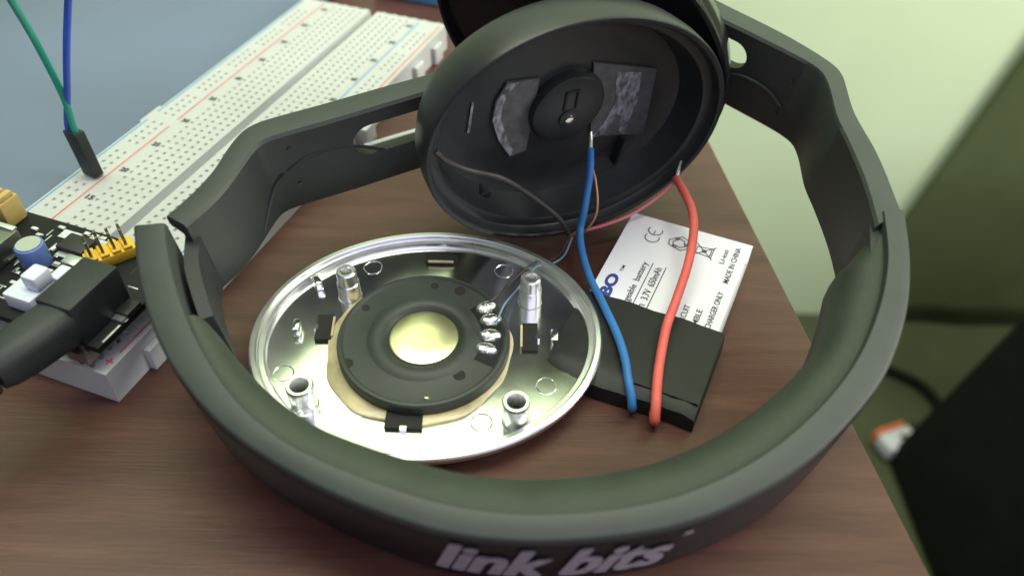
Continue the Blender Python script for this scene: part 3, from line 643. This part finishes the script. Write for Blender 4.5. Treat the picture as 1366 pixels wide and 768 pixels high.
# local x = across (W), local -y = along the length (L)
def q4(W, L, z): return (W, -L, z)
MB().box((15.4, -26.8, 2.45), (30.6, 53.2, 4.7)).build('battery_cell', 'white', bt, bevel=.9, seg=3)
lab_ = [(0.1, 0.1), (30.7, 0.1), (30.7, 7.0), (30.2, 7.6), (30.2, 33), (0.1, 33)]
MB().prism([(x, -y) for x, y in lab_][::-1], 4.82, 4.95).build('paper_label', 'label', bt, smooth=False)
tp = MB(); nL, nW = 14, 12
for j in range(nL+1):
    L_ = 32.0+j/nL*(23.6)
    for i in range(nW+1):
        W_ = -.9+i/nW*32.6; e = min(W_+.9, 31.7-W_); z = 5.3-(.9-min(.9, e))**2*.5+.2*math.sin(W_*.9+L_*.35)*(j > 1)*(.5+.5*math.sin(L_*.5))
        if L_ > 53: z -= (L_-53)**2*.22
        tp.v.append(q4(W_, L_+(.7*math.sin(W_*.17)+.05*W_ if j == nL else (.25*math.sin(W_*.5) if j == 0 else 0)), z))
for j in range(nL):
    for i in range(nW): a = j*(nW+1)+i; tp.f.append((a, a+1, a+nW+2, a+nW+1))
for i_, s in ((0, -1), (nW, 1)):      # folded sides
    o = len(tp.v)
    for j in range(nL+1): x, y, z = tp.v[j*(nW+1)+i_]; tp.v.append((x+s*.25, y, .25))
    for j in range(nL): tp.f.append((j*(nW+1)+i_, (j+1)*(nW+1)+i_, o+j+1, o+j))
o = len(tp.v)
for i in range(nW+1): x, y, z = tp.v[nL*(nW+1)+i]; tp.v.append((x, y-.4, .2))
for i in range(nW): tp.f.append((nL*(nW+1)+i, nL*(nW+1)+i+1, o+i+1, o+i))
tape = tp.build('black_tape', 'etape', bt, ang=45)
fold = MB()
fold.add([q4(19.6, 33.5, 5.52), q4(31.4, 35.0, 5.45), q4(31.6, 54.0, 5.42), q4(17.6, 54.0, 5.5), q4(18.9, 43, 5.6)], [(0, 1, 2, 3, 4)]); fold.build('tape_overlap', 'etape', tape, smooth=False)
def lettering(body, W, L0, L1, hgt, mt_='ink', bold=0.012, par=bt, shear=0.):
    # reads from L0 (low end) towards L1 (label top); letter tops point to smaller W
    v, f = text2d(body, shear, bold); v = fit(v, L0-L1, hgt)
    MB().add([q4(W-y, L0-x, 5.03) for x, y in v], f).build('lettering', mt_, par, smooth=False)
lettering('BO', 5.0, 31.9, 24.0, 3.0, 'blueink', .05)
lettering('TM', 4.9, 22.6, 20.3, .8, 'ink')
lettering('rgeable', 9.9, 32.2, 25.6, 2.0); lettering('battery', 9.9, 24.1, 17.0, 2.0)
lettering('n', 13.1, 32.1, 31.0, 1.3); lettering('3.7V', 13.1, 29.4, 25.8, 1.7); lettering('650mAh', 13.1, 24.6, 17.6, 1.7)
for W_, a, b_ in ((10.5, 32.3, 16.6), (13.75, 32.3, 16.8)): MB().box(q4(W_, (a+b_)/2, 5.03), (.22, a-b_, .02)).build('underline', 'ink', bt, smooth=False)
lettering('ATE', 19.5, 32.3, 29.4, 1.35); lettering('RCUIT', 22.5, 32.1, 26.9, 1.35); lettering('MBLE', 25.4, 32.2, 27.1, 1.35); lettering('CHARGER ONLY', 28.3, 32.2, 19.5, 1.35)
lettering('MADE IN CHINA', 28.4, 16.1, 2.5, 1.35); lettering('Li-ion', 25.8, 9.8, 4.4, 1.2)
def strokes(lines, wd, name='symbol'):
    mb = MB()
    for ln in lines:
        for p, q in zip(ln[:-1], ln[1:]):
            p, q = Vector(p), Vector(q); d = (q-p); L_ = d.length; d.normalize(); n_ = Vector((-d.y, d.x))*wd/2; p, q = p-d*wd*.3, q+d*wd*.3
            mb.add([q4(*(p+n_), 5.035), q4(*(q+n_), 5.035), q4(*(q-n_), 5.035), q4(*(p-n_), 5.035)], [(0, 1, 2, 3)])
    return mb.build(name, 'ink', bt, smooth=False, recalc=False)
def rota(c, pts, ang, s=1): ca, sa = math.cos(ang), math.sin(ang); return [(c[0]+s*(ca*x-sa*y), c[1]+s*(sa*x+ca*y)) for x, y in pts]
arc = lambda r, a0, a1, n=12: [(r*math.cos(R(a0+(a1-a0)*i/n)), r*math.sin(R(a0+(a1-a0)*i/n))) for i in range(n+1)]
# letters C and E of the conformity mark, reading up the label like the rest
ca_ = R(-90)
strokes([rota((7.4, 7.6), arc(1.75, 65, 295), ca_), rota((7.4, 4.7), arc(1.75, 65, 295), ca_), rota((7.4, 4.7), [(-1.75, 0), (-.1, 0)], ca_)], .26)
tri = []
for k in range(3):
    a = R(120*k+20); tri.append(rota((14.1, 6.9), [(-.9, -2.5), (.9, -2.5), (1.7, -1.1)], a)); tri.append(rota((14.1, 6.9), [(-.7, -1.5), (.5, -1.5), (1.0, -.7), (1.9, -1.2), (1.6, -.1), (1.0, -.7)], a)); tri.append(rota((14.1, 6.9), [(-.9, -2.5), (-1.6, -1.4), (-.7, -1.5)], a))
strokes(tri, .24)
cb = (20.4, 7.2)
strokes([rota(cb, [(-1.6, 1.6), (1.6, 1.6), (1.15, -1.9), (-1.15, -1.9), (-1.6, 1.6)], ca_), rota(cb, [(-2, 2.0), (2, 2.0)], ca_), rota(cb, [(-2.4, -2.4), (2.4, 2.4)], ca_), rota(cb, [(-2.4, 2.4), (2.4, -2.4)], ca_), rota((cb[0], cb[1]), arc(.5, 0, 360, 10), ca_)], .22)

# ================================================================== LOOSE WIRES
def wire(name, pts, r, mt_, label, cat='wire', tips=None):
    c = Vector(pts[0]); c = Vector(sum((Vector(p) for p in pts), Vector())/len(pts))
    o = empty(name, (c.x, c.y, 0)); tag(o, label, cat, 'loose wires of the opened ear cup')
    rel = lambda P: [tuple(Vector(p)-Vector((c.x, c.y, 0))) for p in P]
    MB().tube(rel(pts), r, 12, 10).build('insulation', mt_, o)
    if tips: MB().tube(rel(tips), (lambda t: .55-.2*t), 8, 4).build('bare_tip', 'tin', o)
    return o
wire('battery_wire', [(18.6, 168.4, 21.5), (18.4, 163, 18.5), (17.2, 156.8, 12.0), (16.3, 154, 7.6), (16.5, 147.5, 6.6), (17.8, 139, 6.4), (20.2, 130, 6.7), (22.6, 120.5, 6.9), (23.7, 113.5, 6.8), (24.0, 108.4, 6.1), (24.5, 105.4, 4.6), (24.8, 104.2, 2.4), (25.3, 106.0, 1.0)], .92, 'bluew', 'thick blue wire running from the opened ear cup over the battery', tips=[(18.6, 168.2, 21.5), (18.6, 169.4, 23.6), (18.5, 170.4, 25.2)])
wire('battery_wire', [(40.8, 168.4, 13.2), (41.8, 162, 13.6), (42.6, 155, 13.8), (42.2, 148.4, 13.0), (39.9, 139, 11.5), (36.0, 128.5, 9.8), (33.0, 121.0, 8.6), (30.6, 111.8, 7.2), (29.6, 106.6, 6.4), (29.1, 102.6, 4.8), (29.0, 101.0, 2.4), (29.4, 104.0, 1.3)], 1.05, 'redw', 'thick red wire arching from the ear cup rim down over the battery', tips=[(40.8, 168.6, 13.4), (41.2, 169.6, 15.4), (41.6, 170.2, 17.4)])
wire('thin_wire', [(40.9, 168.0, 13.0), (35.2, 164.4, 9.5), (29.4, 161.0, 7.4), (23.6, 158.6, 6.2), (18.6, 157.4, 5.2), (15.0, 156.8, 4.4)], .42, 'redthin', 'thin red wire from the ear cup rim to the dark wire joint')
wire('thin_wire', [(18.4, 166.6, 20.5), (20.0, 161, 16), (20.2, 156.6, 11.5), (18.2, 155.4, 7.2), (15.6, 155.6, 5.4), (13.9, 155.8, 4.4)], .30, 'copper', 'thin bare copper wire looping beside the thick blue wire')
wire('thin_wire', [(14.0, 156.0, 4.2), (11.8, 151, 3.0), (8.6, 146.2, 4.6), (4.9, 142.3, 7.2), (-.4, 136, 7.0), (-2.4, 130.5, 9.1), (-4.6, 127.5, 9.2)], .26, 'greyw', 'thin grey wire from the dark wire joint to the speaker driver')
wire('thin_wire', [(14.6, 155.6, 4.2), (12.6, 150, 3.2), (9.4, 145.0, 4.8), (5.4, 141.0, 7.2), (1.0, 134, 6.4), (-1.6, 127.0, 8.7), (-3.4, 120.5, 9.0)], .24, 'paleblue', 'thin blue wire from the dark wire joint to the speaker driver')
wire('joint_wire', [(-16.3, 141.6, 38.6), (-14.4, 145.0, 33.6), (-9.8, 148.2, 29.0), (-2.7, 150.4, 25.4), (4.0, 154.2, 17.8), (10.2, 155.4, 11.2), (12.6, 155.6, 7.6), (14.0, 156.2, 4.2)], .62, 'greyw', 'dark grey wire crossing the inside of the opened ear cup', tips=[(13.6, 156.0, 5.6), (14.0, 156.2, 4.4), (14.6, 156.0, 3.4)])

wc = MB().tube([(-43.2, 198.4, 1.0), (-29.7, 206.5, 1.0), (-6, 220, 1.0)], .75, 10, 10).build('white_cable', 'white'); tag(wc, 'thin white cable lying on the desk behind the left headphone arm', 'cable')
